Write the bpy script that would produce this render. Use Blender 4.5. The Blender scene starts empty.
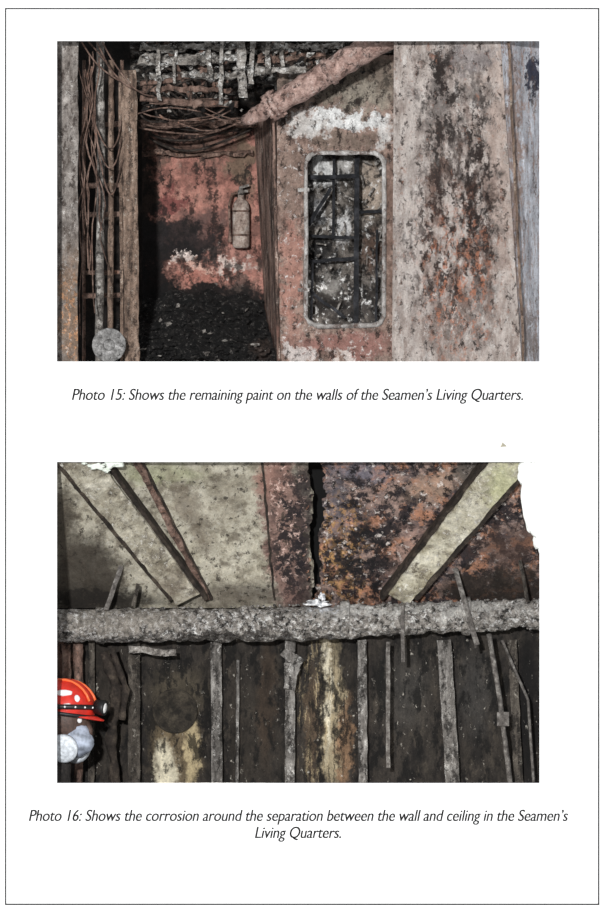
import bpy, bmesh, math, random
from mathutils import Vector, Matrix, noise
random.seed(7)
sc = bpy.context.scene
sc.view_settings.view_transform = 'Standard'
sc.view_settings.look = 'None'

# scale: 100 page units = 1 m ; x right, z up, y = depth behind the page sheet
def W(px, py, d=0.0):
    return Vector(((px-302)/100.0, d, (456-py)/100.0))
def lin(c):
    r = []
    for v in c[:3]:
        v = v/255.0
        r.append(v/12.92 if v <= 0.04045 else ((v+0.055)/1.055)**2.4)
    return (r[0], r[1], r[2], 1.0)

# ------------------------------------------------------------------ materials
def plain(name, col, rough=0.7, metal=0.0, bump=0.0, bs=40, var=0.0):
    m = bpy.data.materials.new(name); m.use_nodes = True
    nt = m.node_tree; b = nt.nodes['Principled BSDF']
    b.inputs['Roughness'].default_value = rough
    b.inputs['Metallic'].default_value = metal
    b.inputs['Base Color'].default_value = lin(col)
    if bump or var:
        g = nt.nodes.new('ShaderNodeNewGeometry')
        n = nt.nodes.new('ShaderNodeTexNoise'); n.inputs['Scale'].default_value = bs
        n.inputs['Detail'].default_value = 5
        nt.links.new(g.outputs['Position'], n.inputs['Vector'])
        if bump:
            bp = nt.nodes.new('ShaderNodeBump'); bp.inputs['Strength'].default_value = bump
            bp.inputs['Distance'].default_value = 0.02
            nt.links.new(n.outputs['Fac'], bp.inputs['Height']); nt.links.new(bp.outputs[0], b.inputs['Normal'])
        if var:
            r = nt.nodes.new('ShaderNodeValToRGB')
            a = [max(0, c*(1-var)) for c in col]; d = [min(255, c*(1+var)) for c in col]
            r.color_ramp.elements[0].position = 0.35; r.color_ramp.elements[1].position = 0.65
            r.color_ramp.elements[0].color = lin(a); r.color_ramp.elements[1].color = lin(d)
            nt.links.new(n.outputs['Fac'], r.inputs[0]); nt.links.new(r.outputs[0], b.inputs['Base Color'])
    return m

def grunge(name, cols, scale=(4, 4, 4), layers=(), rough=0.85, bump=0.6, fine=0.45, ragged=1.0, mid=0.35, sat=0.82, streak=1.0):
    """cols: list of rgb for a noise ramp. layers: ('b',cx,cy,rx,ry,rot,rgb,alpha,soft) soft colour patches,
    ('s',rgb,(sx,sy,sz),thr,width,alpha[,cx,cy,rx,ry]) flaking speckle"""
    m = bpy.data.materials.new(name); m.use_nodes = True
    nt = m.node_tree; N = nt.nodes; L = nt.links
    b = N['Principled BSDF']; b.inputs['Roughness'].default_value = rough
    b.inputs['Specular IOR Level'].default_value = 0.3
    g = N.new('ShaderNodeNewGeometry'); pos = g.outputs['Position']
    def vm(op, a, v):
        n = N.new('ShaderNodeVectorMath'); n.operation = op
        L.new(a, n.inputs[0])
        if isinstance(v, (tuple, list)): n.inputs[1].default_value = v
        else: L.new(v, n.inputs[1])
        return n.outputs['Vector']
    def nz(vec, s, det=8, col=False, rg=0.6):
        n = N.new('ShaderNodeTexNoise'); n.inputs['Scale'].default_value = s
        n.inputs['Detail'].default_value = det; n.inputs['Roughness'].default_value = rg
        L.new(vec, n.inputs['Vector'])
        return n.outputs['Color'] if col else n.outputs['Fac']
    base = nz(vm('MULTIPLY', pos, scale), 1.0, rg=0.72)
    r = N.new('ShaderNodeValToRGB'); L.new(base, r.inputs[0])
    cr = r.color_ramp; k = len(cols)
    while len(cr.elements) < k: cr.elements.new(0.5)
    for i, c in enumerate(cols):
        cr.elements[i].position = 0.34+0.32*i/(k-1); cr.elements[i].color = lin(c)
    cur = r.outputs[0]
    d1 = vm('MULTIPLY', vm('SUBTRACT', nz(pos, 5.0, 3, True), (.5, .5, .5)), (0.55*ragged,)*3)
    d2 = vm('MULTIPLY', vm('SUBTRACT', nz(pos, 24.0, 6, True, .7), (.5, .5, .5)), (0.34*ragged,)*3)
    dp = vm('MULTIPLY', vm('ADD', vm('ADD', pos, d1), d2), (1, 0, 1))
    def ell(cx, cy, rx, ry, rot, soft):
        mp = N.new('ShaderNodeMapping'); mp.vector_type = 'TEXTURE'
        mp.inputs['Location'].default_value = ((cx-302)/100, 0, (456-cy)/100)
        mp.inputs['Rotation'].default_value = (0, math.radians(rot), 0)
        mp.inputs['Scale'].default_value = (rx/100, 1, ry/100)
        L.new(dp, mp.inputs[0])
        ln = N.new('ShaderNodeVectorMath'); ln.operation = 'LENGTH'; L.new(mp.outputs[0], ln.inputs[0])
        mr = N.new('ShaderNodeMapRange'); mr.interpolation_type = 'SMOOTHSTEP'
        mr.inputs[1].default_value = 1+soft; mr.inputs[2].default_value = 1-soft
        L.new(ln.outputs['Value'], mr.inputs[0]); return mr.outputs[0]
    def mul(a, v):
        n = N.new('ShaderNodeMath'); n.operation = 'MULTIPLY'; L.new(a, n.inputs[0])
        if isinstance(v, float): n.inputs[1].default_value = v
        else: L.new(v, n.inputs[1])
        return n.outputs[0]
    def mix(f, a, c):
        n = N.new('ShaderNodeMix'); n.data_type = 'RGBA'
        L.new(f, n.inputs[0]); L.new(a, n.inputs[6]); n.inputs[7].default_value = lin(c); return n.outputs[2]
    def mrange(f, a, b_, c, d):
        mr = N.new('ShaderNodeMapRange')
        for i, v in enumerate((a, b_, c, d)): mr.inputs[i+1].default_value = v
        L.new(f, mr.inputs[0]); return mr.outputs[0]
    sd = 0
    for l in layers:
        if l[0] == 'b':
            _, cx, cy, rx, ry, rot, c, al, soft = l
            cur = mix(mul(ell(cx, cy, rx, ry, rot, soft), float(al)), cur, c)
        else:
            c, s, thr, wd, al = l[1:6]; sd += 1
            f = nz(vm('ADD', vm('MULTIPLY', vm('ADD', pos, vm('MULTIPLY', d2, (.3, .3, .3))), s), (sd*7.3, sd*3.1, sd*5.7)), 1.0, 8, rg=0.72)
            f = mul(mrange(f, thr-wd*.2, thr+wd*.8, 0, 1), float(al))
            if len(l) > 6: f = mul(f, ell(l[6], l[7], l[8], l[9], 0, 0.5))
            cur = mix(f, cur, c)
    fn = nz(pos, 55.0, 6, rg=0.8)
    md = nz(vm('MULTIPLY', pos, (13, 13, 13*streak)), 1.0, 8, rg=0.75)
    v1 = mrange(fn, 0.3, 0.7, 1-fine, 1+fine); v2 = mrange(md, 0.33, 0.67, 1-mid, 1+mid*.9)
    hs = N.new('ShaderNodeHueSaturation'); L.new(cur, hs.inputs['Color']); L.new(mul(v1, v2), hs.inputs['Value'])
    hs.inputs['Saturation'].default_value = sat
    L.new(hs.outputs[0], b.inputs['Base Color'])
    bp = N.new('ShaderNodeBump'); bp.inputs['Strength'].default_value = bump; bp.inputs['Distance'].default_value = 0.025
    ad = N.new('ShaderNodeMath'); ad.operation = 'ADD'; L.new(fn, ad.inputs[0]); L.new(md, ad.inputs[1])
    L.new(ad.outputs[0], bp.inputs['Height']); L.new(bp.outputs[0], b.inputs['Normal'])
    return m

# ------------------------------------------------------------------ mesh builder
class B:
    def __init__(s): s.bm = bmesh.new()
    def quadgrid(s, a, b, c, d, nu=8, nv=8, amp=0.0, mi=0, thick=None, fr=3.1):
        """a TL, b TR, c BR, d BL"""
        rows = []
        for j in range(nv+1):
            v = j/nv; row = []
            for i in range(nu+1):
                u = i/nu
                p = (a.lerp(b, u)).lerp(d.lerp(c, u), v)
                if amp: p = p + Vector((0, 1, 0))*noise.noise(p*fr)*amp
                row.append(s.bm.verts.new(p))
            rows.append(row)
        fs = []
        for j in range(nv):
            for i in range(nu):
                f = s.bm.faces.new((rows[j][i], rows[j+1][i], rows[j+1][i+1], rows[j][i+1])); f.material_index = mi; fs.append(f)
        if thick:
            r = bmesh.ops.extrude_face_region(s.bm, geom=fs)
            for v in [e for e in r['geom'] if isinstance(e, bmesh.types.BMVert)]: v.co += thick
            for e in r['geom']:
                if isinstance(e, bmesh.types.BMFace): e.material_index = mi
        return s
    def _rings(s, rings, seg, mi, cap):
        for a, b2 in zip(rings[:-1], rings[1:]):
            for k in range(seg):
                f = s.bm.faces.new((a[k], a[(k+1) % seg], b2[(k+1) % seg], b2[k])); f.material_index = mi; f.smooth = True
        if cap:
            f = s.bm.faces.new(rings[0][::-1]); f.material_index = mi
            f = s.bm.faces.new(rings[-1]); f.material_index = mi
        return s
    def tube(s, pts, rad, seg=12, amp=0.0, fr=9.0, mi=0, sub=1, cap=True):
        P = [Vector(p) for p in pts]
        R = rad if isinstance(rad, (list, tuple)) else [rad]*len(P)
        if sub > 1:
            Q = []; S = []
            for i in range(len(P)-1):
                for k in range(sub):
                    Q.append(P[i].lerp(P[i+1], k/sub)); S.append(R[i]+(R[i+1]-R[i])*k/sub)
            Q.append(P[-1]); S.append(R[-1]); P, R = Q, S
        prev = None; rings = []
        for i, p in enumerate(P):
            t = (P[min(i+1, len(P)-1)]-P[max(i-1, 0)])
            if t.length < 1e-9: t = Vector((0, 0, 1))
            t.normalize()
            if prev is None:
                ref = Vector((0, 1, 0)) if abs(t.y) < .9 else Vector((1, 0, 0))
                n = t.cross(ref).normalized()
            else:
                n = (prev - t*prev.dot(t))
                n = n.normalized() if n.length > 1e-6 else t.orthogonal().normalized()
            prev = n; bn = t.cross(n); ring = []
            for k in range(seg):
                a = 2*math.pi*k/seg; dr = n*math.cos(a)+bn*math.sin(a)
                q = p+dr*R[i]
                if amp: q = q+dr*amp*(noise.noise(q*fr)+.5*noise.noise(q*fr*2.7))
                ring.append(s.bm.verts.new(q))
            rings.append(ring)
        return s._rings(rings, seg, mi, cap)
    def lathe(s, c, axis, prof, seg=24, mi=0):
        axis = Vector(axis).normalized(); u = axis.orthogonal().normalized(); v = axis.cross(u); c = Vector(c)
        rings = []
        for h, r in prof:
            r = max(r, 1e-4)
            rings.append([s.bm.verts.new(c+axis*h+(u*math.cos(2*math.pi*k/seg)+v*math.sin(2*math.pi*k/seg))*r) for k in range(seg)])
        s._rings(rings, seg, mi, True)
        return s
    def bar(s, p, q, w, t, n=12, amp=0.0, mi=0, w2=None, up=Vector((0, -1, 0))):
        p = Vector(p); q = Vector(q); ax = (q-p).normalized(); side = ax.cross(up).normalized(); nn = side.cross(ax).normalized()
        w2 = w if w2 is None else w2
        rings = []
        for i in range(n+1):
            u = i/n; c = p.lerp(q, u); ww = w+(w2-w)*u; ring = []
            for (a, b2) in ((-.5, 0), (-.17, 0), (.17, 0), (.5, 0), (.5, 1), (-.5, 1)):
                x = c+side*a*ww - nn*b2*t*(1 if nn.dot(up) > 0 else -1)
                if amp: x = x+noise.noise_vector(x*7)*amp+noise.noise_vector(x*23)*amp*.4
                ring.append(s.bm.verts.new(x))
            rings.append(ring)
        for a, b2 in zip(rings[:-1], rings[1:]):
            for k in range(6):
                f = s.bm.faces.new((a[k], a[(k+1) % 6], b2[(k+1) % 6], b2[k])); f.material_index = mi
        s.bm.faces.new(rings[0][::-1]).material_index = mi; s.bm.faces.new(rings[-1]).material_index = mi
        return s
    def flake(s, c, r, mi=0):
        c = Vector(c); k = random.randint(5, 8); nrm = Vector((random.uniform(-.6, .6), -1, random.uniform(-.5, .9))).normalized()
        u = nrm.orthogonal().normalized(); v = nrm.cross(u); a0 = random.random()*6
        vs = [s.bm.verts.new(c+(u*math.cos(a0+i*6.283/k)+v*math.sin(a0+i*6.283/k)*.7)*r*random.uniform(.4, 1.3)+nrm*random.uniform(-.3, .3)*r) for i in range(k)]
        m_ = s.bm.verts.new(c+nrm*r*.3)
        for i in range(k): s.bm.faces.new((m_, vs[i], vs[(i+1) % k])).material_index = mi
    def lump(s, c, r, amp=.3, sub=2, mi=0, smooth=True):
        r = Vector(r) if not isinstance(r, (int, float)) else Vector((r, r, r))
        o = bmesh.ops.create_icosphere(s.bm, subdivisions=sub, radius=1.0)
        fs = set()
        for v in o['verts']:
            k = 1+amp*noise.noise(v.co*1.7+Vector(c)*11)
            v.co = Vector(c)+Vector((v.co.x*r.x, v.co.y*r.y, v.co.z*r.z))*k
            fs.update(v.link_faces)
        for f in fs: f.material_index = mi; f.smooth = smooth
        return s
    def done(s, name, mats, parent=None):
        bmesh.ops.recalc_face_normals(s.bm, faces=s.bm.faces)
        me = bpy.data.meshes.new(name); s.bm.to_mesh(me); s.bm.free()
        for m in (mats if isinstance(mats, (list, tuple)) else [mats]): me.materials.append(m)
        o = bpy.data.objects.new(name, me); sc.collection.objects.link(o)
        if parent: o.parent = parent
        return o
def empty(name):
    e = bpy.data.objects.new(name, None); sc.collection.objects.link(e); e.empty_display_size = .1
    return e
def boxpx(b, x0, y0, x1, y1, d0, d1, mi=0):
    a = W(x0, y0, d0); c = W(x1, y1, d1)
    v = [b.bm.verts.new((x, y, z)) for x in (a.x, c.x) for y in (a.y, c.y) for z in (a.z, c.z)]
    for q in ((0, 1, 3, 2), (4, 6, 7, 5), (0, 4, 5, 1), (2, 3, 7, 6), (0, 2, 6, 4), (1, 5, 7, 3)):
        b.bm.faces.new([v[i] for i in q]).material_index = mi

# ------------------------------------------------------------------ report page
M_paper = plain('paper_white', (253, 253, 253), .9)
M_ink = plain('ink_black', (8, 8, 8), .9)
page = empty('report_page')
b = B()
X0, X1 = 57, 539.5; A0, A1 = 41, 361.5; C0, C1 = 462, 783
for (x0, y0, x1, y1) in ((-40, -40, X0, 952), (X1, -40, 644, 952), (X0, -40, X1, A0), (X0, A1, X1, C0), (X0, C1, X1, 952)):
    boxpx(b, x0, y0, x1, y1, 0, .02)
b.done('paper_sheet', M_paper, page)
b = B()
for (x0, y0, x1, y1) in ((5, 8, 599.4, 9.3), (5, 903.6, 599.4, 905), (5, 8, 6.3, 905), (598, 8, 599.4, 905)):
    boxpx(b, x0, y0, x1, y1, -.003, .001)
b.done('printed_rule', M_ink, page)
def caption(txt, x0, x1, base, name, size=.165):
    cu = bpy.data.curves.new(name, 'FONT'); cu.body = txt; cu.size = size; cu.shear = 0.24; cu.offset = 0.0; cu.space_character = .97
    cu.resolution_u = 6
    o = bpy.data.objects.new(name, cu); sc.collection.objects.link(o)
    bpy.context.view_layer.update()
    me = bpy.data.meshes.new_from_object(o.evaluated_get(bpy.context.evaluated_depsgraph_get()))
    bpy.data.objects.remove(o)
    xs = [v.co.x for v in me.vertices]; mn, mx = min(xs), max(xs); k = (x1-x0)/100/(mx-mn)
    base_co = [v.co.copy() for v in me.vertices]
    polys = [tuple(p.vertices) for p in me.polygons]
    V_ = []; F_ = []
    for dx in (-.0022, .0022):          # two overlaid strikes give the slightly heavier print
        off = len(V_)
        for c_ in base_co:
            V_.append(((x0-302)/100+(c_.x-mn)*k+dx, -.003-abs(dx+.0022)*.1, (456-base)/100+c_.y))
        F_ += [tuple(i+off for i in p) for p in polys]
    m2 = bpy.data.meshes.new(name); m2.from_pydata(V_, [], F_); m2.materials.append(M_ink)
    o = bpy.data.objects.new(name, m2); sc.collection.objects.link(o); o.parent = page
caption("Photo 15: Shows the remaining paint on the walls of the Seamen\u2019s Living Quarters.", 72, 523, 400, 'caption_line_1')
caption("Photo 16: Shows the corrosion around the separation between the wall and ceiling in the Seamen\u2019s", 29, 568, 821, 'caption_line_2')
caption("Living Quarters.", 255, 341, 838, 'caption_line_3')

# ================================================================== ROOM 1 : living quarters
M_back = grunge('burnt_red_paint', [(104, 62, 51), (152, 92, 75), (178, 112, 92), (144, 98, 82)], (3, 3, 3), [
    ('s', (84, 56, 48), (6, 6, 3), .52, .12, .7),
    ('s', (150, 124, 108), (9, 9, 6), .58, .1, .5),
    ('b', 197, 122, 75, 13, 0, (36, 31, 27), .95, .3),
    ('b', 190, 146, 54, 12, 0, (94, 73, 60), .85, .5),
    ('b', 243, 160, 13, 40, 0, (106, 88, 68), .85, .4),
    ('b', 142, 215, 15, 95, 0, (40, 34, 28), .95, .3),
    ('b', 172, 202, 16, 9, 0, (116, 48, 42), .9, .4),
    ('b', 150, 240, 18, 26, 0, (30, 26, 24), .97, .35),
    ('b', 188, 240, 42, 19, 10, (34, 30, 31), .96, .4),
    ('b', 208, 218, 26, 10, 0, (84, 64, 60), .75, .6),
    ('b', 176, 252, 26, 10, 0, (24, 21, 22), .92, .4),
    ('b', 190, 265, 19, 7, 15, (196, 148, 128), .95, .25),
    ('b', 198, 275, 20, 6, 0, (172, 98, 76), .9, .3),
    ('b', 182, 260, 8, 5, 0, (224, 206, 196), .9, .3),
    ('b', 234, 264, 17, 7, -10, (210, 190, 178), .9, .3),
    ('b', 238, 246, 10, 8, 0, (170, 112, 96), .8, .4),
    ('b', 216, 254, 9, 8, 0, (60, 50, 47), .85, .4),
    ('b', 150, 285, 26, 34, 0, (18, 15, 15), .98, .3),
    ('b', 200, 300, 80, 16, 0, (18, 15, 15), .98, .25),
    ('b', 242, 284, 20, 9, 0, (80, 66, 59), .8, .4),
    ('s', (206, 188, 176), (22, 22, 22), .62, .04, .8, 225, 270, 40, 22),
    ('s', (26, 22, 21), (8, 8, 5), .53, .06, .85),
    ], bump=.6, fine=.3)
b = B(); b.quadgrid(W(132, 95, 3.0), W(262, 95, 3.0), W(290, 312, 3.0), W(132, 312, 3.0), 20, 24, .04)
b.done('wall_back', M_back)
M_black = grunge('dark_recess_char', [(8, 7, 7), (24, 20, 18), (48, 39, 33)], (6, 6, 6), fine=.5)  # near-black colour carries the dark of the recesses; also char on flakes
b = B(); b.quadgrid(W(40, 20, 3.6), W(560, 20, 3.6), W(560, 380, 3.6), W(40, 380, 3.6), 4, 4)
b.done('wall_outer', M_black)
M_floor = grunge('ash_floor', [(6, 6, 6), (19, 18, 18), (44, 41, 39)], (12, 12, 12), [
    ('s', (112, 107, 102), (24, 24, 24), .58, .05, .8), ('b', 262, 350, 12, 10, 0, (74, 58, 50), .7, .4)], bump=1, fine=.7, mid=.5)
b = B(); rows = []
for j in range(41):
    v = j/40; row = []
    for i in range(51):
        u = i/50; px = (120+(262-120)*u)*(1-v)+(110+(279-110)*u)*v
        p = W(px, 298+68*v, 2.98-1.5*v); h = max(0, math.sin(u*3.14))*.05
        p.z += h+.10*noise.noise(p*5)*(1-v*.3)+.05*noise.noise(p*14); p.y += .05*noise.noise(p*9)
        row.append(b.bm.verts.new(p))
    rows.append(row)
for j in range(40):
    for i in range(50): b.bm.faces.new((rows[j][i], rows[j+1][i], rows[j+1][i+1], rows[j][i+1]))
b.done('floor', M_floor)
b = B()
for i in range(300):
    u = random.random(); x = random.uniform(142, 264+u*8)
    r = random.uniform(.006, .028)
    c = W(x, 300+u*62, 2.85-u*1.5-.05)
    mi = 1 if random.random() < .08 else 0
    if random.random() < .5: b.lump(c, (r*random.uniform(1, 2), r, r*.6), .9, 1, smooth=False, mi=mi)
    else: b.flake(c, r*1.5, mi)
M_lsteel = grunge('ashy_steel', [(58, 53, 49), (122, 115, 108), (190, 185, 177)], (9, 9, 9), [('s', (34, 29, 26), (20, 20, 20), .53, .06, .85)], fine=.45)
b.done('ash_debris_pile', [M_floor, M_lsteel])

M_side = grunge('streaked_side_paint', [(66, 48, 40), (120, 92, 78), (160, 126, 110), (112, 84, 72)], (12, 3, 1.5), [
    ('s', (40, 30, 26), (30, 8, 2), .49, .08, .88), ('s', (206, 184, 168), (30, 10, 4), .58, .06, .8),
    ('b', 264, 345, 12, 24, 0, (140, 90, 74), .6, .5)], fine=.35, streak=.3)
b = B(); b.quadgrid(W(253, 108, 2.98), W(277, 112, 1.62), W(281, 364, 1.62), W(268, 364, 2.98), 10, 30, .03)
b.tube([W(273, 112, 1.58), W(276, 240, 1.58), W(279, 362, 1.58)], .018, 8, .008, sub=16)
b.done('wall_side', M_side)

M_bulk = grunge('bulkhead_faded_paint', [(92, 71, 61), (140, 111, 97), (166, 138, 122), (132, 109, 97)], (4, 4, 3), [
    ('s', (80, 60, 52), (10, 10, 6), .53, .08, .85),
    ('b', 340, 80, 60, 26, 0, (112, 102, 88), .85, .35),
    ('b', 365, 96, 30, 12, 0, (152, 142, 126), .8, .4),
    ('b', 286, 100, 16, 20, 0, (52, 44, 37), .9, .4),
    ('s', (34, 28, 25), (11, 11, 8), .53, .06, .92, 335, 85, 60, 32),
    ('b', 352, 121, 44, 9, 0, (222, 222, 220), .97, .3),
    ('b', 385, 134, 11, 14, 0, (208, 204, 200), .9, .4),
    ('b', 308, 128, 20, 8, 0, (198, 192, 186), .9, .3),
    ('b', 340, 141, 34, 6, 0, (124, 106, 92), .8, .4),
    ('b', 291, 180, 11, 40, 0, (134, 110, 96), .7, .4),
    ('b', 291, 280, 12, 60, 0, (168, 113, 94), .85, .4),
    ('b', 345, 345, 50, 14, 0, (148, 95, 83), .85, .4),
    ('b', 389, 240, 6, 90, 0, (118, 90, 75), .8, .5),
    ('b', 300, 354, 12, 7, 0, (212, 200, 194), .9, .3),
    ('b', 350, 357, 14, 5, 0, (216, 204, 196), .8, .3),
    ('s', (218, 209, 203), (16, 16, 12), .59, .04, .9, 340, 340, 70, 26),
    ('s', (218, 212, 208), (16, 16, 12), .58, .04, .9, 296, 220, 26, 140),
    ('s', (46, 34, 29), (16, 16, 8), .55, .05, .9),
    ], bump=.7, fine=.35)
def rrect(x0, y0, x1, y1, r, k=8):
    pts = []
    for (cx, cy, a0) in ((x1-r, y0+r, -90), (x1-r, y1-r, 0), (x0+r, y1-r, 90), (x0+r, y0+r, 180)):
        for i in range(k+1):
            a = math.radians(a0+90*i/k); pts.append((cx+r*math.cos(a), cy+r*math.sin(a)))
    return pts
DX0, DY0, DX1, DY1 = 306, 153, 384, 326
door = rrect(DX0, DY0, DX1, DY1, 12)
b = B(); bm = b.bm
ox0, oy0, ox1, oy1 = 277, 55, 400, 366
def outp(p, i):
    g = i//9; t = (i % 9)/8.0
    C = [(ox1, oy0), (ox1, oy1), (ox0, oy1), (ox0, oy0)][g]
    if g == 0: a, c = (p[0], oy0), (ox1, p[1])
    if g == 1: a, c = (ox1, p[1]), (p[0], oy1)
    if g == 2: a, c = (p[0], oy1), (ox0, p[1])
    if g == 3: a, c = (ox0, p[1]), (p[0], oy0)
    if t < .5: return (a[0]+(C[0]-a[0])*t*2, a[1]+(C[1]-a[1])*t*2)
    return (C[0]+(c[0]-C[0])*(t*2-1), C[1]+(c[1]-C[1])*(t*2-1))
iv = [bm.verts.new(W(p[0], p[1], 1.6)) for p in door]
ov = [bm.verts.new(W(*outp(p, i), 1.6)) for i, p in enumerate(door)]
bv = [bm.verts.new(W(p[0], p[1], 1.70)) for p in door]
n = len(door)
for i in range(n):
    j = (i+1) % n
    bm.faces.new((iv[i], iv[j], ov[j], ov[i])); bm.faces.new((iv[j], iv[i], bv[i], bv[j]))
b.done('wall_bulkhead', M_bulk)
M_rim = grunge('door_rim_chalky', [(96, 86, 79), (168, 163, 158), (214, 212, 209)], (8, 8, 5), [
    ('s', (88, 64, 54), (11, 11, 7), .52, .08, .9)], fine=.3)
b = B()
pts = [W(p[0], p[1], 1.585) for p in door]; pts.append(pts[0])
b.tube(pts, .023, 8, .016, fr=14, sub=4, cap=False)
for (x, y) in ((306, 190), (306, 290)):
    b.bar(W(x-8, y, 1.57), W(x+3, y, 1.57), .035, .03, 4, .006)
b.done('door_1_frame', M_rim)

M_beyond = grunge('beyond_wall', [(22, 19, 18), (60, 54, 48), (118, 110, 102), (48, 42, 37)], (5, 5, 5), [
    ('b', 322, 172, 16, 14, 0, (200, 200, 198), .95, .3),
    ('b', 347, 165, 9, 12, 0, (176, 173, 168), .85, .4),
    ('b', 372, 190, 12, 26, 0, (168, 150, 132), .9, .4),
    ('b', 342, 228, 10, 14, 0, (196, 195, 194), .9, .4),
    ('b', 320, 256, 14, 18, 0, (24, 24, 26), .9, .4),
    ('b', 318, 212, 10, 14, 0, (116, 117, 120), .8, .4),
    ('b', 372, 250, 10, 22, 0, (92, 68, 54), .8, .4),
    ('b', 345, 305, 40, 20, 0, (38, 33, 30), .85, .4),
    ('b', 328, 285, 10, 8, 0, (140, 136, 130), .7, .4),
    ('s', (220, 219, 216), (16, 16, 13), .57, .05, .85), ('s', (16, 14, 14), (13, 13, 11), .53, .06, .88)], fine=.45, ragged=.6)
b = B(); b.quadgrid(W(282, 130, 2.2), W(405, 130, 2.2), W(405, 364, 2.2), W(282, 364, 2.2), 24, 30, .12, fr=6)
b.done('wall_beyond_door', M_beyond)
M_steel = grunge('sooty_steel', [(12, 12, 15), (28, 29, 33), (56, 57, 62)], (8, 8, 8), fine=.4)
M_rust = grunge('rusty_steel', [(56, 40, 32), (112, 84, 70), (156, 126, 110)], (9, 9, 5), [('s', (36, 27, 22), (18, 18, 10), .54, .06, .85), ('s', (164, 104, 68), (22, 22, 14), .62, .05, .7)], fine=.4)
b = B()
b.bar(W(357, 150, 1.9), W(356, 330, 1.9), .05, .05, 20, .008)
b.bar(W(334, 150, 2.0), W(333, 240, 2.0), .025, .04, 10, .008)
b.bar(W(300, 178, 1.88), W(358, 176, 1.88), .04, .05, 10, .01)
b.bar(W(357, 212, 2.0), W(392, 210, 2.0), .03, .04, 10, .01)
b.bar(W(331, 188, 1.85), W(308, 226, 1.85), .035, .04, 10, .01)
b.bar(W(308, 236, 1.95), W(356, 238, 1.95), .03, .04, 10, .01)
b.bar(W(308, 262, 2.0), W(356, 258, 2.0), .035, .04, 10, .012)
b.bar(W(308, 290, 1.95), W(345, 318, 1.95), .03, .03, 10, .01)
b.bar(W(377, 230, 2.0), W(376, 330, 2.0), .022, .03, 10, .01)
b.bar(W(312, 262, 1.95), W(311, 326, 1.95), .025, .03, 10, .01)
b.done('collapsed_bunk_frame', M_steel)
b = B()
for i in range(44):
    x = random.uniform(308, 382); y = random.uniform(160, 322)
    if i % 2: b.flake(W(x, y, random.uniform(2.0, 2.08)), random.uniform(.02, .05))
    else: b.bar(W(x, y, 2.08), W(x+random.uniform(-12, 12), y+random.uniform(-14, 14), 2.03), random.uniform(.008, .022), .01, 4, .02)
b.done('hanging_wreckage', M_lsteel)

M_post = grunge('post_grey', [(80, 70, 63), (130, 121, 114), (166, 158, 151)], (10, 10, 3), [
    ('s', (54, 42, 36), (20, 20, 8), .53, .07, .85), ('b', 68, 310, 12, 60, 0, (122, 94, 68), .7, .5),
    ('s', (200, 132, 66), (20, 20, 12), .54, .05, .9, 68, 320, 14, 46),
    ('s', (212, 207, 201), (24, 24, 14), .6, .05, .7)], fine=.35)
b = B(); b.bar(W(66, 36, .5), W(66, 366, .5), .24, .15, 50, .014)
b.done('frame_post', M_post)
b = B(); b.quadgrid(W(76, 30, 2.2), W(142, 30, 2.6), W(142, 366, 2.6), W(76, 366, 2.2), 10, 20, .06)
b.done('wall_left', M_black)
M_tan = grunge('post_brown', [(64, 50, 41), (124, 99, 81), (164, 138, 118)], (12, 12, 2), [
    ('s', (44, 33, 27), (22, 22, 6), .52, .07, .85), ('s', (196, 182, 166), (26, 26, 12), .6, .05, .7)], fine=.35)
b = B(); b.bar(W(129, 70, .95), W(132, 366, .95), .15, .12, 50, .014); b.bar(W(120, 72, 1.0), W(122, 366, 1.0), .03, .2, 30, .006)
b.done('frame_post', M_tan)
b = B(); b.tube([W(100, 36, 1.2), W(101, 160, 1.2), W(99, 366, 1.2)], .042, 12, .012, sub=20); b.done('vertical_pipe', M_lsteel)
b = B(); b.tube([W(111, 60, 1.2), W(111, 200, 1.2), W(110, 366, 1.2)], .03, 10, .008, sub=20); b.done('vertical_pipe', M_tan)
b = B()
for x in (84, 122): b.tube([W(x, 60, 1.6), W(x, 366, 1.6)], .018, 8, .004, sub=20)
for y in (125, 186, 215, 273, 296): b.tube([W(82, y, 1.58), W(124, y-1, 1.58)], .026, 8, .008, sub=8)
b.done('steel_ladder', M_rust)
M_cab = grunge('charred_cable', [(14, 12, 11), (46, 38, 33), (92, 79, 70)], (14, 14, 14), fine=.4)
def cable(b, p, q, sag=.15, r=.009, n=14, jit=.03):
    p = Vector(p); q = Vector(q); pts = []; s = random.random()*50
    for i in range(n+1):
        u = i/n; c = p.lerp(q, u); c.z -= sag*4*u*(1-u)
        c += noise.noise_vector(c*2+Vector((s, s, s)))*jit
        pts.append(c)
    b.tube(pts, r, 6)
b = B()
for i in range(9):
    x = random.uniform(80, 96); cable(b, W(x, random.uniform(36, 90), random.uniform(.8, 1.0)), W(x+random.uniform(-12, 14), random.uniform(170, 350), random.uniform(.8, 1.0)), -.02, random.uniform(.005, .010), 16, .12)
for i in range(3):
    cable(b, W(84+i*3, 70, .9), W(122, 120+i*20, .9), .5+.1*i, .008, 18, .05)
for i in range(4):
    cable(b, W(80+i*8, 40, .7), W(130+i*8, 88+i*3, .85), .06+.03*i, .008, 14, .05)
b.done('hanging_cables', M_rust)
M_disc = grunge('grey_cast_metal', [(84, 82, 80), (136, 134, 132), (190, 188, 186)], (14, 14, 14), fine=.4)
b = B()
c = W(109, 345, .7)
b.lathe(c, (0, -1, 0), [(0, .05), (0, .17), (.05, .17), (.06, .16), (.06, .13)], 28)
b.lathe(c+Vector((0, -.055, 0)), (0, -1, 0), [(0, .06), (.05, .05), (.05, .0)], 24)
for i in range(8):
    a = i*math.pi/4; b.lathe(c+Vector((math.cos(a)*.125, -.055, math.sin(a)*.125)), (0, -1, 0), [(0, .018), (.04, .018), (.04, 0)], 6)
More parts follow.
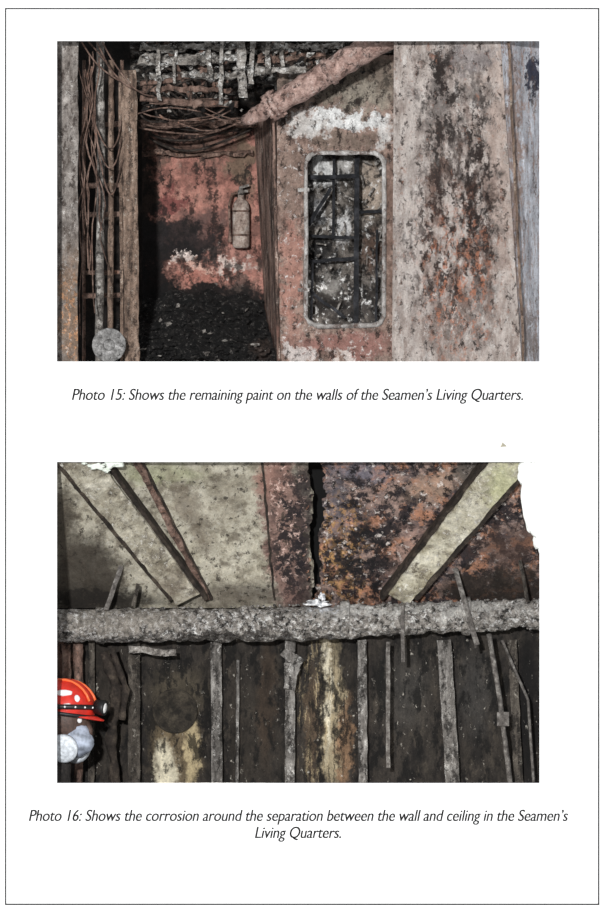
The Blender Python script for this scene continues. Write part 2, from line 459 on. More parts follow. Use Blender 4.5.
for a in (0.4, 2.5, 4.6):
    b.bar(c+Vector((math.cos(a)*.04, -.065, math.sin(a)*.04)), c+Vector((math.cos(a)*.15, -.065, math.sin(a)*.15)), .03, .03, 3, up=Vector((0, -1, 0)))
b.done('pipe_flange', M_disc)

# overhead
M_ceil = grunge('scorched_ceiling', [(10, 9, 8), (40, 35, 31), (90, 83, 76), (154, 148, 140)], (6, 6, 10), [
    ('s', (200, 198, 194), (8, 8, 14), .57, .05, .88), ('b', 200, 112, 70, 10, 0, (32, 27, 24), .8, .4),
    ('b', 260, 104, 40, 10, 0, (34, 29, 25), .8, .4), ('s', (104, 70, 56), (10, 10, 16), .58, .06, .7), ('s', (10, 9, 8), (11, 11, 16), .53, .05, .92)], fine=.45, mid=.5)
b = B(); b.quadgrid(W(130, 30, 1.5), W(400, 30, 1.5), W(400, 128, 3.05), W(130, 128, 3.05), 90, 40, .3, fr=7)
b.done('ceiling', M_ceil)
M_beam = grunge('ceiling_beam_flaking', [(66, 60, 54), (138, 131, 123), (196, 192, 186)], (6, 6, 12), [
    ('s', (28, 24, 21), (9, 9, 16), .51, .06, .95), ('s', (230, 229, 225), (14, 14, 20), .57, .05, .85)], fine=.4, mid=.45)
for (x0, y0, x1, y1, w, d, m) in ((138, 48, 236, 45, .06, .92, M_beam), (140, 60, 238, 57, .10, .95, M_beam), (150, 77, 240, 75, .06, 1.0, M_beam), (142, 88, 232, 90, .05, 1.0, M_rust), (252, 72, 306, 69, .06, 1.0, M_beam), (258, 60, 325, 56, .05, 1.05, M_rust), (262, 48, 345, 46, .07, 1.1, M_beam), (140, 124, 256, 123, .06, 2.3, M_rust), (140, 153, 254, 154, .035, 2.85, M_rust)):
    b = B(); b.bar(W(x0, y0, d), W(x1, y1, d), w, .08, 50, .045); b.done('ceiling_beam', m)
for (x, y0, y1, w) in ((208, 40, 80, .05), (240, 36, 98, .09), (253, 38, 84, .05), (268, 38, 74, .05), (283, 38, 66, .04), (176, 50, 84, .03), (222, 40, 104, .04), (158, 44, 100, .04)):
    b = B(); b.bar(W(x, y0, .85), W(x+random.uniform(-2, 3), y1, .88), w, .04, 16, .022); b.done('hanger_bracket', random.choice((M_beam, M_rust)))
b = B()
for (x0, y0, x1, y1, r) in ((140, 98, 238, 104, .035), (140, 84, 214, 70, .03), (166, 42, 196, 108, .025)):
    b.tube([W(x0, y0, 1.05), W((x0+x1)/2, (y0+y1)/2+2, 1.05), W(x1, y1, 1.05)], r, 10, .015, sub=12)
b.done('overhead_conduits', M_rust)
b = B()
for i in range(460):
    x = random.uniform(140, 366); y = random.uniform(42, 112 if x < 262 else 72)
    b.flake(W(x, y, random.uniform(.98, 1.3)), random.choice((.015, .02, .03, .03, .05)), random.choice((0, 0, 1, 1, 2)))
b.done('peeling_ceiling_flakes', [M_beam, M_black, M_rust])
b = B()
for i in range(6):
    cable(b, W(random.uniform(138, 170), random.uniform(76, 118), 1.0), W(random.uniform(215, 250), random.uniform(94, 124), 1.1), random.uniform(-.1, .18), random.uniform(.006, .009), 14, .12)
for k in range(2):
    cable(b, W(140, 122+k*6, 1.5), W(248, 116+k*5, 1.5), .04+.05*k, .010, 16, .05)
b.done('overhead_cables', M_rust)
b = B()
for i in range(14):
    x = random.uniform(138, 200)
    cable(b, W(x, random.uniform(70, 112), 1.05), W(x+random.uniform(20, 50), random.uniform(80, 128), 1.15), random.uniform(-.12, .2), random.uniform(.006, .012), 14, .14)
for k in range(3):
    cable(b, W(150, 126+k*5, 2.6), W(252, 120+k*4, 2.6), .05+.05*k, .012, 16, .05)
b.done('overhead_cables', M_cab)

M_pipe = grunge('rusty_pipe', [(88, 64, 55), (150, 115, 102), (184, 150, 137), (132, 102, 91)], (8, 8, 8), [
    ('s', (48, 35, 30), (13, 13, 13), .54, .06, .88), ('s', (212, 196, 186), (20, 20, 20), .59, .05, .7)], fine=.35)
b = B()
A = W(404, 26, .65); E = W(276, 104, 1.0)
b.tube([A, E], [.135, .115], 24, .018, sub=40)
ax = (E-A).normalized()
for p, r in ((A.lerp(E, .58), .148), (E, .155), (E+ax*.06, .145)):
    b.tube([p-ax*.018, p-ax*.014, p+ax*.022, p+ax*.026], [r*.85, r, r, r*.85], 24)
for i in range(8):
    a = i*math.pi/4; u = ax.orthogonal().normalized(); v = ax.cross(u)
    p = E+(u*math.cos(a)+v*math.sin(a))*.13
    b.tube([p-ax*.05, p+ax*.1], .014, 6)
b.tube([E, W(262, 112, 1.1), W(252, 117, 1.15), W(244, 121, 1.3)], [.08, .09, .07, .05], 16, .02, sub=6)
b.done('overhead_pipe', M_pipe)

M_slab = grunge('weathered_grey_slab', [(126, 110, 102), (166, 152, 143), (194, 182, 174), (170, 156, 147)], (7, 7, 1.8), [
    ('s', (128, 107, 96), (10, 10, 2.2), .53, .12, .75),
    ('s', (216, 210, 205), (16, 16, 4), .575, .07, .7),
    ('b', 412, 200, 12, 150, 0, (192, 181, 174), .35, .5),
    ('b', 438, 92, 9, 46, 5, (70, 61, 58), .7, .6),
    ('b', 470, 58, 20, 14, 0, (134, 126, 128), .6, .5),
    ('b', 500, 160, 12, 120, 0, (178, 155, 142), .7, .4),
    ('s', (108, 80, 67), (8, 8, 3.2), .49, .08, .85, 460, 230, 38, 120),
    ('s', (38, 30, 27), (12, 12, 4.2), .485, .04, .95, 440, 105, 21, 80),
    ('s', (46, 30, 25), (13, 13, 5.4), .505, .035, .95, 448, 240, 42, 90),
    ('s', (34, 24, 21), (17, 17, 6), .49, .04, .95, 476, 195, 16, 125),
    ('s', (178, 100, 54), (20, 20, 10), .54, .04, .85, 458, 285, 32, 74),
    ('s', (42, 31, 27), (20, 20, 10), .565, .035, .92),
    ('s', (146, 92, 64), (18, 18, 8), .6, .05, .7)], bump=.8, fine=.28, mid=.22, streak=.35)
b = B(); b.quadgrid(W(394, 30, .45), W(500, 30, .3), W(522, 368, .3), W(392, 368, .45), 40, 90, .05, thick=Vector((0, .3, 0)))
b.done('steel_partition_panel', M_slab)
M_edge = grunge('pale_blue_column', [(150, 150, 157), (184, 187, 196), (212, 216, 225)], (10, 10, 1.5), [
    ('s', (150, 114, 94), (30, 30, 4), .53, .08, .8), ('b', 512, 200, 7, 170, 0, (150, 122, 108), .85, .5),
    ('b', 536, 76, 8, 20, 0, (26, 30, 54), .95, .3), ('b', 528, 330, 8, 30, 0, (120, 102, 92), .7, .5), ('s', (78, 60, 52), (20, 20, 6), .57, .06, .8)], fine=.25, streak=.3)
b = B(); b.quadgrid(W(500, 30, .32), W(545, 30, .8), W(545, 368, .8), W(519, 368, .32), 12, 40, .03)
b.done('wall_right', M_edge)
b = B(); b.bar(W(508, 30, .24), W(524, 366, .24), .025, .05, 40, .01)
b.done('corner_stiffener', M_tan)

# fire extinguisher
M_ext = grunge('scorched_extinguisher', [(120, 96, 84), (170, 150, 136), (208, 198, 188)], (9, 9, 9), [('s', (84, 56, 46), (16, 16, 12), .55, .08, .8)], fine=.3)
fe = empty('fire_extinguisher')
c = W(241, 248, 2.82)
b = B(); b.lathe(c, (0, 0, 1), [(0, .06), (.01, .08), (.03, .085), (.40, .085), (.45, .074), (.48, .05), (.50, .03), (.53, .03)], 28); b.done('cylinder_body', M_ext, fe)
b = B(); b.lathe(c+Vector((0, 0, .53)), (0, 0, 1), [(0, .035), (.05, .035), (.05, .02), (.07, .02)], 12)
b.bar(c+Vector((-.02, -.01, .60)), c+Vector((.08, -.01, .63)), .025, .012, 4); b.bar(c+Vector((-.02, -.01, .565)), c+Vector((.07, -.01, .57)), .025, .012, 4)
b.done('valve_handle', M_lsteel, fe)
b = B(); b.tube([c+Vector((-.03, 0, .55)), c+Vector((-.09, -.01, .54)), c+Vector((-.12, -.02, .42)), c+Vector((-.11, -.03, .2)), c+Vector((-.11, -.03, .06))], [.012, .012, .012, .012, .02], 8, sub=4); b.done('hose', M_rust, fe)
b = B()
for z in (.12, .36): b.lathe(c+Vector((0, 0, z)), (0, 0, 1), [(0, .089), (.02, .089)], 28)
b.bar(c+Vector((0, .09, 0)), c+Vector((0, .09, .5)), .08, .06, 4); b.done('bracket', M_rust, fe)

# ================================================================== ROOM 2 : ceiling / wall separation
def cd(py): return .25+(py-455)/150*1.15
def CP(px, py, off=0): return W(px, py, cd(py)-off)
M_cl = grunge('deckhead_grey_tan', [(122, 114, 94), (170, 162, 140), (194, 187, 166), (162, 153, 132)], (4, 4, 3), [
    ('s', (108, 98, 81), (7, 7, 4), .52, .1, .8),
    ('s', (206, 201, 186), (12, 12, 7), .58, .08, .6),
    ('b', 86, 582, 40, 48, -30, (54, 46, 37), .94, .35),
    ('b', 62, 520, 16, 34, 0, (68, 59, 47), .9, .5),
    ('b', 160, 474, 40, 10, 0, (158, 162, 118), .6, .5),
    ('b', 190, 510, 11, 44, -30, (104, 90, 72), .65, .5),
    ('b', 230, 500, 20, 26, 20, (130, 120, 100), .5, .6),
    ('b', 245, 595, 60, 12, 0, (108, 98, 84), .75, .5),
    ('b', 100, 600, 60, 9, 0, (34, 29, 25), .88, .4),
    ('b', 284, 530, 22, 90, -6, (132, 97, 85), .95, .2),
    ('b', 270, 480, 14, 22, 0, (160, 114, 96), .8, .4),
    ('b', 303, 530, 9, 90, 0, (60, 46, 44), .9, .4),
    ('s', (32, 27, 31), (9, 9, 6), .465, .05, .95, 290, 540, 20, 72),
    ('s', (222, 184, 168), (16, 16, 11), .57, .04, .85, 284, 520, 20, 80),
    ('s', (52, 45, 37), (15, 15, 9), .575, .04, .88)], bump=.6, fine=.28, ragged=.5, mid=.25)
M_cr = grunge('deckhead_rust_mottled', [(46, 41, 48), (104, 89, 87), (168, 139, 125), (84, 75, 79)], (4, 4, 4), [
    ('s', (190, 128, 90), (4.5, 4.5, 4.5), .515, .05, .88),
    ('s', (34, 30, 35), (5.5, 5.5, 5), .49, .045, .94),
    ('b', 334, 500, 13, 40, 0, (120, 112, 118), .6, .5),
    ('s', (196, 146, 80), (18, 18, 12), .52, .05, .9, 338, 550, 24, 50),
    ('b', 360, 470, 26, 10, 0, (134, 128, 138), .7, .4),
    ('b', 440, 484, 34, 12, -20, (176, 146, 124), .75, .5),
    ('b', 478, 470, 26, 10, -20, (96, 92, 86), .8, .4),
    ('b', 405, 552, 30, 13, -50, (182, 146, 130), .7, .5),
    ('s', (22, 19, 22), (7, 7, 6), .47, .05, .95, 362, 560, 34, 42),
    ('s', (20, 17, 20), (12, 12, 8), .545, .035, .93),
    ('s', (224, 212, 204), (15, 15, 12), .595, .04, .85),
    ('b', 500, 588, 60, 20, 0, (44, 36, 30), .92, .35),
    ('b', 508, 548, 28, 20, 0, (76, 56, 48), .75, .5),
    ], bump=.8, fine=.32, ragged=.8, mid=.35, sat=.9)
def ceil_panel(name, left, right, mat, nu=40, nv=50):
    b = B(); rows = []
    for j in range(nv+1):
        py = 450+(608-450)*j/nv; row = []
        for i in range(nu+1):
            px = left(py)+(right(py)-left(py))*i/nu
            p = CP(px, py); p.y += noise.noise(p*4)*.03
            row.append(b.bm.verts.new(p))
        rows.append(row)
    fs = []
    for j in range(nv):
        for i in range(nu): fs.append(b.bm.faces.new((rows[j][i], rows[j+1][i], rows[j+1][i+1], rows[j][i+1])))
    r = bmesh.ops.extrude_face_region(b.bm, geom=fs)
    for v in [e for e in r['geom'] if isinstance(e, bmesh.types.BMVert)]: v.co += Vector((0, .04, .04))
    return b.done(name, mat)
def cl(py):
    t = (py-462)/143; return 310+2*math.sin(py*.09)+4*noise.noise(Vector((py*.13, 0, 0)))+3*noise.noise(Vector((py*.5, 3, 0)))+(2*t)
def crr(py):
    t = (py-462)/143; w = 16*max(0, 1-t)**.6+3 if t < 1 else 3
    return cl(py)+max(2.0, w*(.85+.4*noise.noise(Vector((py*.1, 5, 0)))))+3*noise.noise(Vector((py*.4, 9, 0)))
ceil_panel('ceiling_panel', lambda p: 35, cl, M_cl, 60, 90)
ceil_panel('ceiling_panel', crr, lambda p: 560, M_cr, 60, 90)
M_void = plain('void_black', (4, 4, 4), 1)
b = B(); b.quadgrid(CP(290, 448, -.4), CP(345, 448, -.4), CP(345, 612, -.4), CP(290, 612, -.4), 2, 2); b.done('gap_dark_sheet', M_void)  # black sheet set behind the gap so it reads as dark void
b = B()
for i in range(50):
    y = random.uniform(465, 600); s = random.choice((0, 1)); x = (cl(y)-random.uniform(1, 6) if s == 0 else crr(y)+random.uniform(1, 6))
    b.flake(CP(x, y, .04), random.uniform(.012, .03))
b.done('corroded_seam_crust', M_cr)
M_bl = grunge('beam_pale_tan', [(122, 112, 91), (172, 164, 142), (206, 199, 180)], (5, 5, 4), [
    ('s', (84, 72, 58), (9, 9, 6), .53, .07, .85), ('s', (230, 226, 212), (18, 18, 12), .58, .05, .75),
    ('s', (58, 48, 39), (18, 18, 12), .58, .05, .85),
    ('b', 170, 590, 22, 20, 0, (112, 99, 82), .6, .5)], fine=.3)
M_br = grunge('beam_yellow_tan', [(128, 118, 90), (182, 174, 148), (214, 208, 186)], (5, 5, 4), [
    ('s', (90, 76, 56), (9, 9, 6), .54, .07, .85), ('s', (236, 232, 220), (18, 18, 12), .58, .05, .8),
    ('s', (62, 52, 42), (18, 18, 12), .59, .05, .85),
    ('b', 505, 486, 20, 20, 0, (194, 194, 142), .7, .5)], fine=.3)
M_dk = grunge('beam_shade_and_char', [(24, 20, 17), (52, 43, 36), (86, 74, 61)], (8, 8, 8), fine=.4)
def rafter(x0, y0, x1, y1, w, w2, off, mat, shademat, sides):
    b = B(); upv = Vector((0, -1, -.75)).normalized()
    b.bar(CP(x0, y0, off), CP(x1, y1, off), w, .03, 50, .018, 0, w2, up=upv)
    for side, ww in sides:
        b.bar(CP(x0+side, y0, off-.03), CP(x1+side*.7, y1, off-.03), ww, .12, 40, .006, 1, up=upv)  # dark side strips stand in for the shadow edges of the flange
    b.done('deckhead_beam', [mat, shademat])
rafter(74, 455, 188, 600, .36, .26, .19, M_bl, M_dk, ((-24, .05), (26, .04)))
rafter(132, 452, 208, 600, .07, .05, .07, M_rust, M_dk, ((5, .03),))
rafter(262, 455, 274, 600, .022, .018, .03, M_dk, M_dk, ())
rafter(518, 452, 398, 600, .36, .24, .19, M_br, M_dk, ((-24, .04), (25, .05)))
b = B()
b.lump(W(537, 496, .05), (.14, .04, .42), .6, 4); b.lump(W(526, 472, .05), (.08, .04, .12), .5, 3); b.lump(W(539, 540, .05), (.05, .04, .12), .6, 3)
b.done('insulation_lagging', plain('white_lagging', (246, 248, 244), .9, bump=.5, bs=20, var=.03))
b = B()
for (x, y, r) in ((96, 466, .045), (112, 464, .055), (106, 470, .03), (84, 463, .02)): b.lump(W(x, y, .06), (r*1.3, .02, r*.6), 1.4, 3)
b.done('paint_flake', plain('white_flake', (226, 232, 222), .9, bump=.5, bs=30, var=.05))

M_hp = grunge('crusted_grey_pipe', [(50, 45, 41), (116, 109, 102), (168, 161, 152), (104, 97, 90)], (12, 12, 12), [
    ('s', (230, 228, 224), (22, 22, 22), .54, .05, .92), ('s', (20, 17, 16), (19, 19, 19), .53, .05, .92),
    ('b', 420, 609, 110, 5, 0, (206, 203, 196), .6, .5), ('b', 320, 602, 18, 6, 0, (216, 218, 222), .85, .4),  # pale top band and dark underside put shading into the pipe colour
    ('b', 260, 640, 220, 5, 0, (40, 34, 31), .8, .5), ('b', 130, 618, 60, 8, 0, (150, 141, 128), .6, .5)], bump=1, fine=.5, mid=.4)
b = B()
pts = [W(40, 626, 1.2), W(180, 625, 1.2), W(300, 624, 1.2), W(420, 618, 1.2), W(556, 613, 1.2)]
b.tube(pts, [.16, .16, .165, .15, .145], 36, .035, fr=9, sub=60)
for i in range(300):
    x = random.uniform(57, 539); a = random.uniform(-.5, math.pi+.5); yc = 626-(x-57)/482*12
    r = random.uniform(.006, .016)
    b.lump(W(x, yc, 1.2)+Vector((0, -math.sin(a)*.155, -math.cos(a)*.155)), (r*1.4, r, r), .8, 1)
for x in (100, 345, 466):
    yc = 626-(x-57)/482*12
    b.tube([W(x-5, yc, 1.2), W(x-4, yc, 1.2), W(x+4, yc, 1.2), W(x+5, yc, 1.2)], [.155, .185, .185, .155], 30, .03)
b.done('horizontal_pipe', M_hp)
b = B(); b.lump(W(318, 603, 1.0), (.10, .05, .03), 1.4, 3); b.lump(W(322, 597, 1.02), (.03, .03, .035), 1.4, 3); b.done('exposed_metal_joint', plain('bright_metal', (190, 196, 206), .5, .1, .9, 30, .35))
b = B(); b.bar(W(128, 649, 1.15), W(176, 653, 1.15), .06, .05, 10, .02); b.done('pipe_bracket', M_lsteel)

M_w2 = grunge('sooty_plating', [(13, 11, 10), (31, 27, 24), (50, 44, 38), (23, 20, 18)], (4, 4, 1.6), [
    ('s', (68, 60, 50), (7, 7, 3), .56, .09, .6),
    ('b', 250, 735, 22, 50, 0, (48, 41, 33), .6, .6),
    ('b', 180, 694, 27, 24, 0, (76, 67, 51), .7, .5),
    ('b', 176, 748, 24, 40, 0, (110, 93, 64), .85, .4),
    ('b', 165, 768, 11, 24, 0, (206, 196, 166), .92, .4),
    ('b', 192, 752, 7, 34, 0, (178, 158, 112), .88, .4),
    ('b', 333, 715, 11, 75, 0, (156, 140, 106), .88, .35),
    ('b', 328, 690, 4, 60, 0, (206, 196, 168), .85, .5),
    ('b', 345, 745, 6, 44, 0, (136, 100, 64), .85, .5),
    ('b', 312, 725, 6, 50, 0, (92, 72, 50), .7, .5),
    ('s', (40, 33, 25), (30, 30, 2), .51, .07, .88, 333, 715, 22, 80),
    ('s', (160, 140, 100), (30, 30, 3), .55, .06, .8, 318, 715, 20, 80),
    ('b', 405, 690, 22, 36, 0, (64, 61, 57), .55, .6),
    ('b', 474, 690, 18, 40, 0, (58, 56, 54), .55, .6),
    ('b', 266, 700, 9, 60, 0, (58, 44, 31), .7, .5),
    ('b', 528, 710, 12, 80, 0, (12, 10, 10), .9, .4),
    ('b', 100, 690, 24, 60, 0, (48, 41, 33), .5, .6),
    ('b', 68, 652, 14, 18, 0, (136, 92, 72), .7, .5),
    ('s', (10, 9, 8), (8, 8, 3.5), .525, .06, .85),
    ('s', (176, 169, 155), (24, 24, 12), .635, .035, .8)], bump=.5, fine=.35, ragged=.45, mid=.45, streak=.4)
b = B(); b.quadgrid(W(30, 595, 1.55), W(565, 595, 1.55), W(565, 906, 1.55), W(30, 906, 1.55), 50, 40, .03)
b.done('wall_back', M_w2)
M_st = grunge('stiffener_grey_brown', [(34, 30, 26), (66, 59, 51), (96, 88, 78)], (14, 14, 3), [
    ('s', (150, 143, 131), (26, 26, 8), .59, .05, .8), ('s', (22, 19, 17), (18, 18, 5), .52, .06, .85)], fine=.4)
M_st2 = grunge('stiffener_light_grey', [(58, 55, 51), (106, 101, 96), (150, 146, 140)], (14, 14, 3), [
    ('s', (200, 197, 191), (26, 26, 8), .58, .05, .8), ('s', (28, 25, 22), (18, 18, 5), .52, .06, .88)], fine=.4)
for (x, w, d, x2, mm) in ((134, .12, 1.35, 134, M_st), (216, .11, 1.38, 218, M_st2), (290, .10, 1.35, 290, M_st2), (362, .09, 1.35, 364, M_st2), (444, .14, 1.36, 460, M_st2), (92, .06, 1.4, 90, M_st), (512, .09, 1.4, 524, M_st)):
    b = B(); b.bar(W(x, 640, d), W(x2, 900, d), w, .03, 50, .008); b.bar(W(x+w*30, 640, d+.03), W(x2+w*30, 900, d+.03), .02, .12, 26, .004)
    b.done('wall_stiffener', mm)
b = B(); b.bar(W(283, 652, 1.28), W(301, 664, 1.28), .10, .05, 8, .03); b.bar(W(292, 664, 1.28), W(289, 690, 1.28), .13, .05, 10, .03); b.done('stiffener_bracket', M_st2)
M_port = grunge('port_blank', [(34, 30, 25), (58, 51, 41), (78, 70, 56)], (8, 8, 8), [('s', (24, 21, 17), (10, 10, 8), .5, .1, .8)], fine=.3)
b = B(); c = W(175, 711, 1.53)
b.lathe(c, (0, -1, 0), [(0, .225), (.02, .225), (.025, .205), (.008, .195), (.008, .0)], 40); b.done('porthole_blank', M_port)
M_rod = grunge('hanger_rod', [(56, 52, 48), (98, 92, 87), (146, 142, 135)], (14, 14, 14), fine=.35)
b = B(); b.bar(W(388, 642, 1.15), W(388, 768, 1.15), .04, .02, 30, .006); b.done('hanger_strap', M_rod)
b = B(); b.bar(W(402, 606, .98), W(403, 662, .98), .035, .015, 10, .006); b.done('hanger_strap', M_rod)
b = B(); b.tube([W(474, 634, 1.02), W(476, 648, 1.02)], .016, 8); b.tube([W(489, 634, 1.02), W(500, 700, 1.1), W(511, 790, 1.1)], .026, 8, .006, sub=12)
b.tube([W(502, 640, 1.2), W(528, 700, 1.2), W(534, 790, 1.2)], .014, 8, sub=4)
boxpx(b, 497, 712, 509, 726, 1.02, 1.12); b.done('conduit_with_junction_box', M_rod)
b = B(); b.tube([W(238, 660, 1.45), W(237, 790, 1.45)], .018, 8, .006, sub=16); b.done('vertical_conduit', M_st2)
b = B(); b.bar(W(455, 568, .93), W(477, 645, .98), .05, .02, 16, .006); b.done('hanger_strap', M_rod)
b = B(); b.bar(W(121, 566, 1.0), W(106, 610, 1.0), .045, .02, 10, .006); b.done('hanger_strap', M_rod)
b = B(); b.bar(W(138, 584, 1.02), W(133, 606, 1.02), .035, .02, 6, .006); b.done('hanger_strap', M_st)
b = B(); b.bar(W(520, 560, .9), W(528, 602, .98), .035, .02, 6, .006); b.done('hanger_strap', M_st)
b = B()
for x in (66, 78): b.tube([W(x, 644, 1.3), W(x+1, 690, 1.3), W(x, 900, 1.3)], .045, 12, .014, sub=14)
b.done('pipe_pair', M_rust)
b = B(); b.tube([W(104, 652, 1.2), W(118, 690, 1.15), W(112, 740, 1.2), W(116, 790, 1.25)], [.05, .06, .05, .05], 10, .04, sub=8)
b.tube([W(112, 648, 1.1), W(126, 690, 1.1), W(122, 720, 1.1)], [.03, .035, .03], 10, .02, sub=8); b.done('burnt_cable_bundle', M_dk)
b = B(); b.quadgrid(W(30, 906, 0.03), W(565, 906, .03), W(565, 906, 1.55), W(30, 906, 1.55), 6, 6); b.done('floor', M_floor)

# ------------------------------------------------------------------ investigator (kneeling, facing right)
M_cloth = plain('dark_coverall', (46, 42, 40), .9, bump=.5, bs=30, var=.2)
M_skin = plain('sooty_skin', (74, 56, 48), .6, bump=.1, var=.15)
M_red = plain('helmet_red', (204, 48, 36), .3, var=.1, bs=10)
M_or = plain('helmet_orange_stripe', (238, 110, 60), .4)
M_blk = plain('black_rubber', (18, 18, 20), .5)
M_wht = plain('reflective_white', (235, 235, 235), .4)
M_mask = plain('respirator_grey', (150, 158, 172), .5, var=.25, bs=12)
per = empty('investigator_person')
D = .62
me = bpy.data.meshes.new('body')
J = {'pel': (40, 850, D+.1, .26), 'sp': (42, 820, D+.08, .24), 'ch': (46, 795, D+.06, .28), 'nk': (58, 768, D, .13), 'hd': (62, 752, D, .12),
     's1': (50, 785, D-.26, .13), 'e1': (70, 826, D-.32, .095), 'w1': (108, 850, D-.25, .06),
     's2': (50, 785, D+.36, .13), 'e2': (70, 826, D+.42, .095), 'w2': (108, 850, D+.35, .06),
     'h1': (50, 858, D-.08, .18), 'k1': (105, 888, D-.12, .13), 'a1': (40, 896, D-.12, .08), 't1': (20, 899, D-.12, .06),
     'h2': (50, 858, D+.28, .18), 'k2': (105, 888, D+.32, .13), 'a2': (40, 896, D+.32, .08), 't2': (20, 899, D+.32, .06)}
Ks = list(J); idx = {k: i for i, k in enumerate(Ks)}
Es = [('pel', 'sp'), ('sp', 'ch'), ('ch', 'nk'), ('nk', 'hd'), ('ch', 's1'), ('s1', 'e1'), ('e1', 'w1'), ('ch', 's2'), ('s2', 'e2'), ('e2', 'w2'),
      ('pel', 'h1'), ('h1', 'k1'), ('k1', 'a1'), ('a1', 't1'), ('pel', 'h2'), ('h2', 'k2'), ('k2', 'a2'), ('a2', 't2')]
me.from_pydata([W(*J[k][:3]) for k in Ks], [(idx[a], idx[c]) for a, c in Es], [])
o = bpy.data.objects.new('body', me); sc.collection.objects.link(o); o.parent = per; me.materials.append(M_cloth)
sk = o.modifiers.new('s', 'SKIN'); ss = o.modifiers.new('u', 'SUBSURF'); ss.levels = 2; ss.render_levels = 2
for k in Ks:
    sv = me.skin_vertices[0].data[idx[k]]; sv.radius = (J[k][3],)*2; sv.use_root = (k == 'pel')
for s, dd in (('1', D-.25), ('2', D+.35)):
    b = B(); w = W(108, 850, dd)
    b.tube([w, w+Vector((.06, 0, -.02)), w+Vector((.15, 0, -.05)), w+Vector((.19, 0, -.07))], [.045, .065, .07, .05], 12)
    for k, ln in enumerate((.13, .16, .15, .11)):
        q = w+Vector((.17, -.055+.036*k, -.06)); b.tube([q, q+Vector((ln*.5, 0, -.03)), q+Vector((ln*.85, 0, -.09)), q+Vector((ln*.9, 0, -.14))], [.02, .019, .017, .012], 8)
    q = w+Vector((.05, -.05, -.02)); b.tube([q, q+Vector((.07, -.05, -.03)), q+Vector((.12, -.06, -.07))], [.024, .021, .014], 8)
    b.done('gloved_hand_'+s, M_blk, per)
hc = W(62, 720, D); f = Vector((.93, -.36, -.16)).normalized(); up = Vector((.06, 0, 1)); up = (up-f*up.dot(f)).normalized(); sd = f.cross(up).normalized()
def H(a, s_, u): return hc+f*a+sd*s_+up*u
b = B(); o_ = bmesh.ops.create_icosphere(b.bm, subdivisions=4, radius=1)
for v in o_['verts']:
    x, y, z = v.co; wdt = .21*(1-.28*max(0, -z)); xx = x*.27
    if z < 0 and x < 0: xx *= (1-.35*-z)
    if x > .3 and -.15 < z < .2 and .2 < abs(y) < .6: xx -= .02
    v.co = H(xx, y*wdt, z*.33)
for ff in b.bm.faces: ff.smooth = True
b.tube([H(.25, 0, .05), H(.31, 0, -.04), H(.32, 0, -.07), H(.26, 0, -.09)], [.02, .03, .04, .02], 10)
for s in (-1, 1): b.lump(H(-.01, s*.21, -.01), (.05, .03, .07), .2)
b.done('head', M_skin, per)
b = B()
for s in (-1, 1): b.lump(H(.215, s*.085, .03), .03, 0, 2)
b.done('eyes', M_wht, per)
b = B(); seg = 36; rings = []
for j in range(13):
    th = j/12*math.pi/2; ring = []
    for k in range(seg):
        a = 2*math.pi*k/seg; rr = math.sin(th); hh = math.cos(th)
        ring.append(b.bm.verts.new(H(math.cos(a)*rr*.31+.01, math.sin(a)*rr*.26, .10+hh*.32*(1+.05*math.cos(6*a)*rr))))
    rings.append(ring)
ring = []
for k in range(seg):
    a = 2*math.pi*k/seg; fx = .10*max(0, math.cos(a))**2+.02
    ring.append(b.bm.verts.new(H(math.cos(a)*(.31+fx)+.01, math.sin(a)*(.26+.02), .07)))
rings.append(ring)
for a_, c_ in zip(rings[:-1], rings[1:]):
    for k in range(seg):
        b.bm.faces.new((a_[k], a_[(k+1) % seg], c_[(k+1) % seg], c_[k])).smooth = True
bmesh.ops.remove_doubles(b.bm, verts=b.bm.verts, dist=1e-4)
h = b.done('helmet_shell', M_red, per); so = h.modifiers.new('t', 'SOLIDIFY'); so.thickness = .015
b = B()
for s in (-.09, .09):
    b.tube([H(math.cos(t)*.315+.01, s, .10+math.sin(t)*.315*(.97)) for t in [i*math.pi/14 for i in range(2, 13)]], .014, 8)
b.done('helmet_ridges', M_or, per)
b = B()
c1 = hc+Vector((.02, -.235, .27)); b.lump(c1, (.085, .02, .035), .3, 2); b.lump(c1+Vector((.13, -.005, -.06)), (.03, .02, .04), .3, 2); b.lump(c1+Vector((.04, -.02, -.12)), (.06, .02, .02), .3, 2)
b.done('helmet_highlight', M_wht, per)  # white lumps stand in for the highlight on the helmet
b = B()
b.tube([H(math.cos(a)*.325+.01, math.sin(a)*.275, .13+.05*math.cos(a)) for a in [i*2*math.pi/30 for i in range(31)]], .026, 8, cap=False)
b.tube([H(math.cos(a)*.33+.01, math.sin(a)*.285, .07+.01*math.cos(a)) for a in [i*2*math.pi/30 for i in range(31)]], .018, 8, cap=False)
b.done('headlamp_strap', M_blk, per)
b = B()
for i in range(0, 60, 3):
    a = i*math.pi/30; b.lump(H(math.cos(a)*.345+.01, math.sin(a)*.30, .13+.05*math.cos(a)), .012, 0, 1)
b.done('strap_reflectors', M_wht, per)
b = B(); b.lathe(H(.33, 0, .19), f, [(0, .05), (.0, .07), (.09, .08), (.11, .075), (.11, .06), (.095, .055), (.095, 0)], 20); b.done('headlamp', M_blk, per)
b = B(); b.lathe(H(.425, 0, .19), f, [(0, .056), (.012, .05), (.018, 0)], 20); b.done('headlamp_lens', M_wht, per)
b = B(); b.lump(H(.20, 0, -.17), (.16, .15, .18), .15, 3)
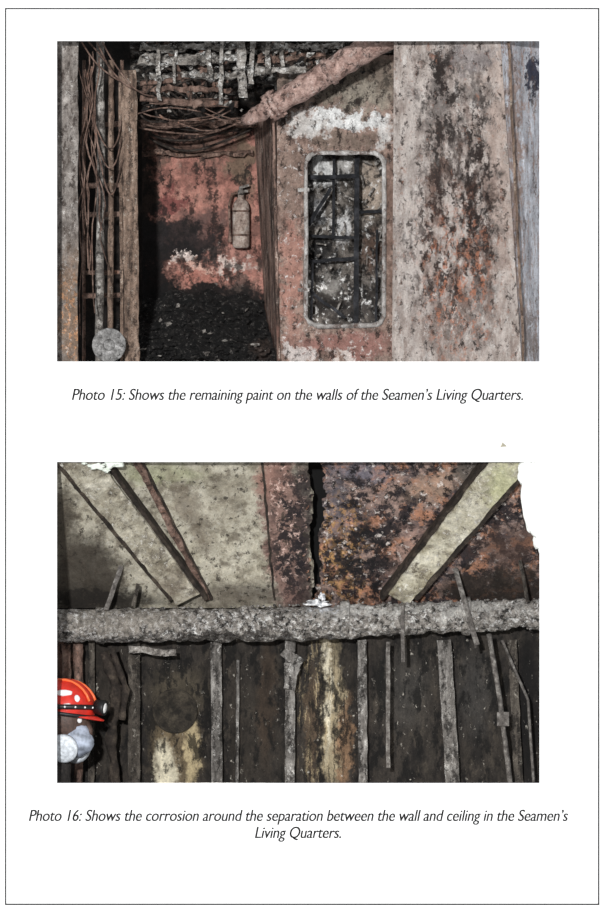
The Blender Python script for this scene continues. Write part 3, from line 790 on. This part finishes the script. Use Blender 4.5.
b.tube([H(.25, 0, -.17), H(.33, 0, -.20), H(.36, 0, -.21)], [.06, .06, .04], 14)
b.done('respirator_mask', M_mask, per)
b = B()
for s in (-1, 1):
    dr = (f*.15+sd*s-up*.35).normalized()
    b.lathe(H(.12, s*.10, -.24), dr, [(0, .05), (.05, .05), (.05, .14), (.11, .15), (.125, .13), (.14, .08), (.145, 0)], 24)
b.done('respirator_filters', plain('filter_pale', (206, 212, 218), .5, bump=.2, bs=30, var=.12), per)
b = B()
for z in (-.06, -.2): b.tube([H(.16, -.17, z-.02), H(.0, -.225, z+.04), H(-.2, -.15, z+.08)], .018, 8, sub=4)
b.done('mask_straps', M_blk, per)

# ================================================================== lights and camera
w = bpy.data.worlds.new('World'); sc.world = w; w.use_nodes = True
w.node_tree.nodes['Background'].inputs[0].default_value = (.96, .98, 1, 1); w.node_tree.nodes['Background'].inputs[1].default_value = .42
l = bpy.data.lights.new('sun_key', 'SUN'); l.energy = 3.2; l.angle = math.radians(1.5)
o = bpy.data.objects.new('sun_key', l); sc.collection.objects.link(o)
o.rotation_euler = Vector((.10, 1, -.10)).to_track_quat('-Z', 'Y').to_euler()
def area(name, loc, tgt, sx, sy, e, col=(1, 1, 1)):
    l = bpy.data.lights.new(name, 'AREA'); l.shape = 'RECTANGLE'; l.size = sx; l.size_y = sy; l.energy = e; l.color = col
    o = bpy.data.objects.new(name, l); sc.collection.objects.link(o); o.location = loc
    o.rotation_euler = (Vector(tgt)-Vector(loc)).to_track_quat('-Z', 'Y').to_euler()
area('fill_light_compartment', W(345, 375, 1.75), W(345, 230, 2.1), .8, .1, 9)  # added unseen fill, brightens the space behind the doorway
area('fill_light_ceiling', W(320, 800, .2), W(300, 540, .9), 3.5, .2, 20, (1, .97, .9))  # added unseen fill below the opening, lifts the sloped ceiling
cam = bpy.data.cameras.new('Camera'); cam.type = 'ORTHO'; cam.ortho_scale = 9.12; cam.clip_end = 60
co = bpy.data.objects.new('Camera', cam); sc.collection.objects.link(co); co.location = (0, -12, 0); co.rotation_euler = (math.pi/2, 0, 0)
sc.camera = co
